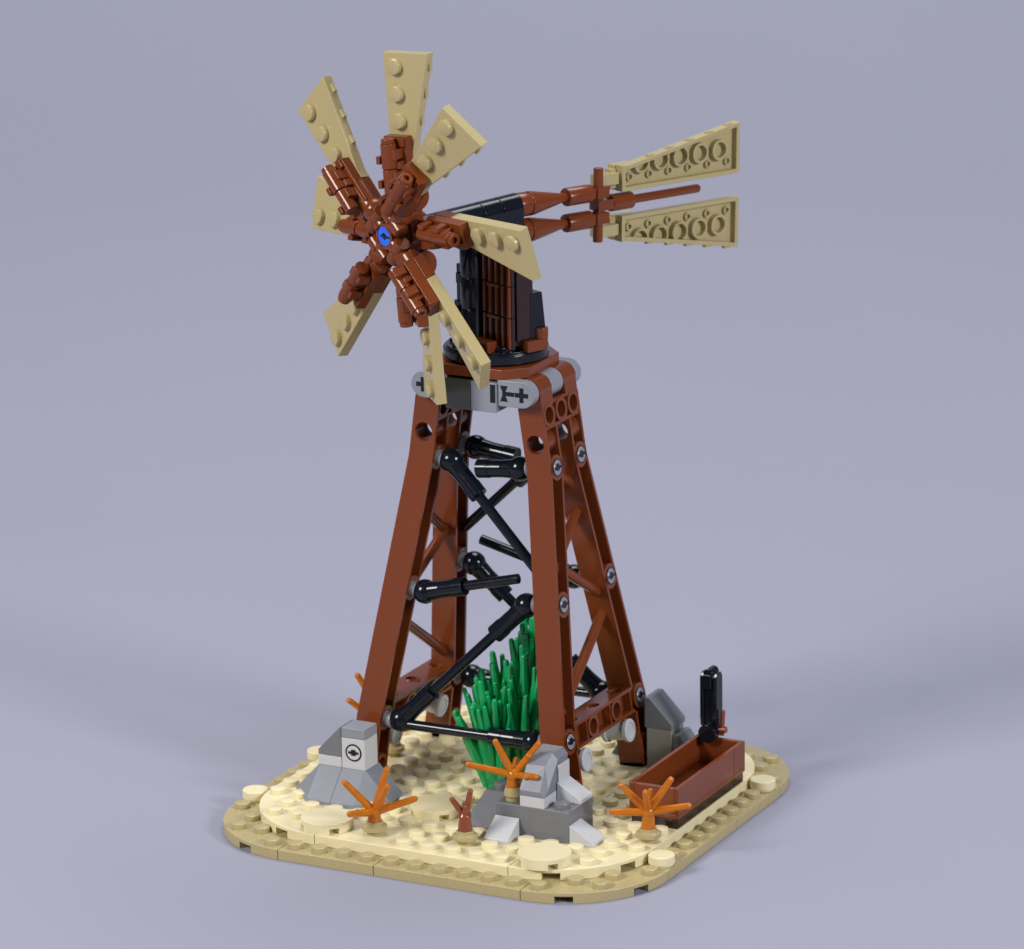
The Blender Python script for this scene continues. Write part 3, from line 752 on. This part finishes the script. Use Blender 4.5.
PITCH = {0: 18, 1: 9, -1: 17, 2: 14, -2: 13, 3: 13, 4: 23, -3: 23}
SWING = {4: -.02, -3: -.012}     # every sail sits slightly differently on its hinge
for k in range(-3, 5):
    a = a0 + k * math.pi / 4 + SWING.get(k, 0)
    r = math.cos(a) * e1 + math.sin(a) * up; t = -math.sin(a) * e1 + math.cos(a) * up
    be = R(PITCH[k])
    N = math.cos(be) * n - math.sin(be) * t; T = math.cos(be) * t + math.sin(be) * n
    rr = math.cos(off) * r + math.sin(off) * T; TT = -math.sin(off) * r + math.cos(off) * T
    c = O + n * (dt if k % 2 else -dt)
    hs = hv - .2                                   # stud tops were measured, the plate top lies a stud lower
    if rr.cross(TT).dot(N) < 0: raise RuntimeError("handed")
    M = cols(rr, TT, N, c + rr * (RR - 3.5) + TT * (wv + .5) + N * hs)
    mb = MB(); wedge_plate(mb, 4, 1, 2, M, [(x + .5, -.5) for x in (1, 2, 3)])
    o = make("sail", mb, "dktan", hub, origin=O, bevel=.02)
    # brown arm: a two-stud plate over the narrow end of the sail and a hinge bar in front of it
    M2 = cols(rr, TT, N, c + rr * (RR - 3.5) + TT * wv + N * hs)
    mb = MB(); mb.box(-1.0, .98, -.49, .49, .005, .4, M2); mb.box(-1.0, -.02, -.49, .49, -.4, .0, M2)
    mb.rod(M2 @ Vector((-1.35, 0, .0)), M2 @ Vector((-.9, 0, .0)), .4)
    # hinge bar
    zc, yc = .74, .05
    mb.rod(M2 @ Vector((-1.05, yc, zc)), M2 @ Vector((-.16, yc, zc)), .27); mb.rod(M2 @ Vector((-.13, yc, zc)), M2 @ Vector((.8, yc, zc)), .29)
    mb.tube(.25, .12, .8, .97, M2 @ Matrix.Translation((0, yc, zc)) @ Matrix.Rotation(math.pi / 2, 4, 'Y'), 20)
    for xa, xb in ((-.62, -.24), (.2, .58)):
        mb.box(xa, xb, yc - .37, yc + .1, .35, zc + .14, M2); mb.box(xa + .05, xb - .05, yc - .3, yc + .3, .35, .7, M2)
    for xa, xb in ((-.88, -.58), (.02, .32)):
        mb.box(xa, xb, yc + .28, yc + .46, zc - .26, zc + .2, M2); mb.box(xa, xb, yc - .05, yc + .4, zc - .3, zc - .02, M2)
    mb.box(-.16, .12, yc - .42, yc + .2, zc - .36, zc - .02, M2); mb.box(.62, .95, -.44, -.2, .38, .52, M2)
    make("sail_arm", mb, "brown", hub, origin=O, bevel=.025)

# ---- tail
p_t, ph_t, z_t = -.0276, 1.1708, 22.248
dT = Vector((math.cos(ph_t) * math.cos(p_t), math.sin(ph_t) * math.cos(p_t), math.sin(p_t)))
nT = Vector((math.sin(ph_t), -math.cos(ph_t), 0)); uT = nT.cross(dT)
if uT.z < 0: uT = -uT
OT = Vector((XC + 1.4 * math.cos(R(64)), YC + 1.4 * math.sin(R(64)), z_t))
TM = cols(dT, -nT, uT, OT) if dT.cross(-nT).dot(uT) > 0 else None
XR = Matrix.Rotation(math.pi / 2, 4, 'Y')
mb = MB()
for zz in (.5, -.5):
    M = TM @ Matrix.Translation((0, 0, zz)) @ XR
    mb.lathe([(.45, -.42), (.46, -.4), (.46, .05), (.41, .08), (.41, .13), (.46, .16), (.46, .32), (.41, .6), (.32, 1.1), (.2, 1.72), (.18, 2.0), (.18, 2.3)], M, 28)
    mb.lathe([(.33, 2.02), (.35, 2.06), (.35, 3.2), (.3, 3.24)], M, 24)
    mb.box(3.2, 3.55, -.2, .2, zz - .2, zz + .2, TM); mb.box(3.4, 4.0, -.27, .27, zz - .2, zz + .22, TM)
boom = make("tail_boom", mb, "brown", mill, origin=OT, bevel=.015)
mb = MB(); mb.rod(TM @ Vector((3.65, 0, -1.42)), TM @ Vector((3.65, 0, 1.42)), .19); make("cross_rod", mb, "brown", boom, origin=OT, bevel=.02)
mb = MB(); mb.box(3.45, 4.25, -.28, .28, -.2, .2, TM)
M = TM @ XR; mb.lathe([(.3, 4.2), (.33, 4.24), (.33, 5.25), (.3, 5.3)], M, 24)
make("centre_clip", mb, "brown", boom, origin=OT, bevel=.02)
mb = MB(); mb.lathe([(.17, 5.2), (.17, 8.68), (.14, 8.74)], TM @ XR, 20); make("tail_rod", mb, "brown", boom, origin=OT, bevel=0)
du, dl, fa = .388, .54, 4.692
# fins: underside faces the camera.  plate x -> along tail, y -> towards the straight edge, z -> away from the camera
for sgn, z0 in ((1, du), (-1, -dl)):
    yv = -uT * sgn; zv = -nT * 1.0; xv = dT
    M = cols(xv, yv, zv, OT + dT * fa + nT * (.2 - .4) + uT * z0)
    mb = MB(); wedge_plate(mb, 6, 1, 2, M)
    for x in range(6): mb.stud(x + .5, -.5, 0, M)
    make("tail_fin", mb, "dktan", boom, origin=OT, bevel=.02)
    mb = MB(); mb.box(-.06 + .0, .98, -.98, -.02, .01, .4, M)
    mb.box(-.95, -.06, -.74, -.3, -.28, .1, M); mb.box(-1.06, -.955, -.74, -.3, -.24, .24, M)
    make("fin_clip", mb, "dktan", boom, origin=OT, bevel=.02)
    m = MB(); m.box(-.3, -.0, -.85, -.1, -.06, .3, M); make("clip_joint", m, "dktan", boom, origin=OT, bevel=.02)
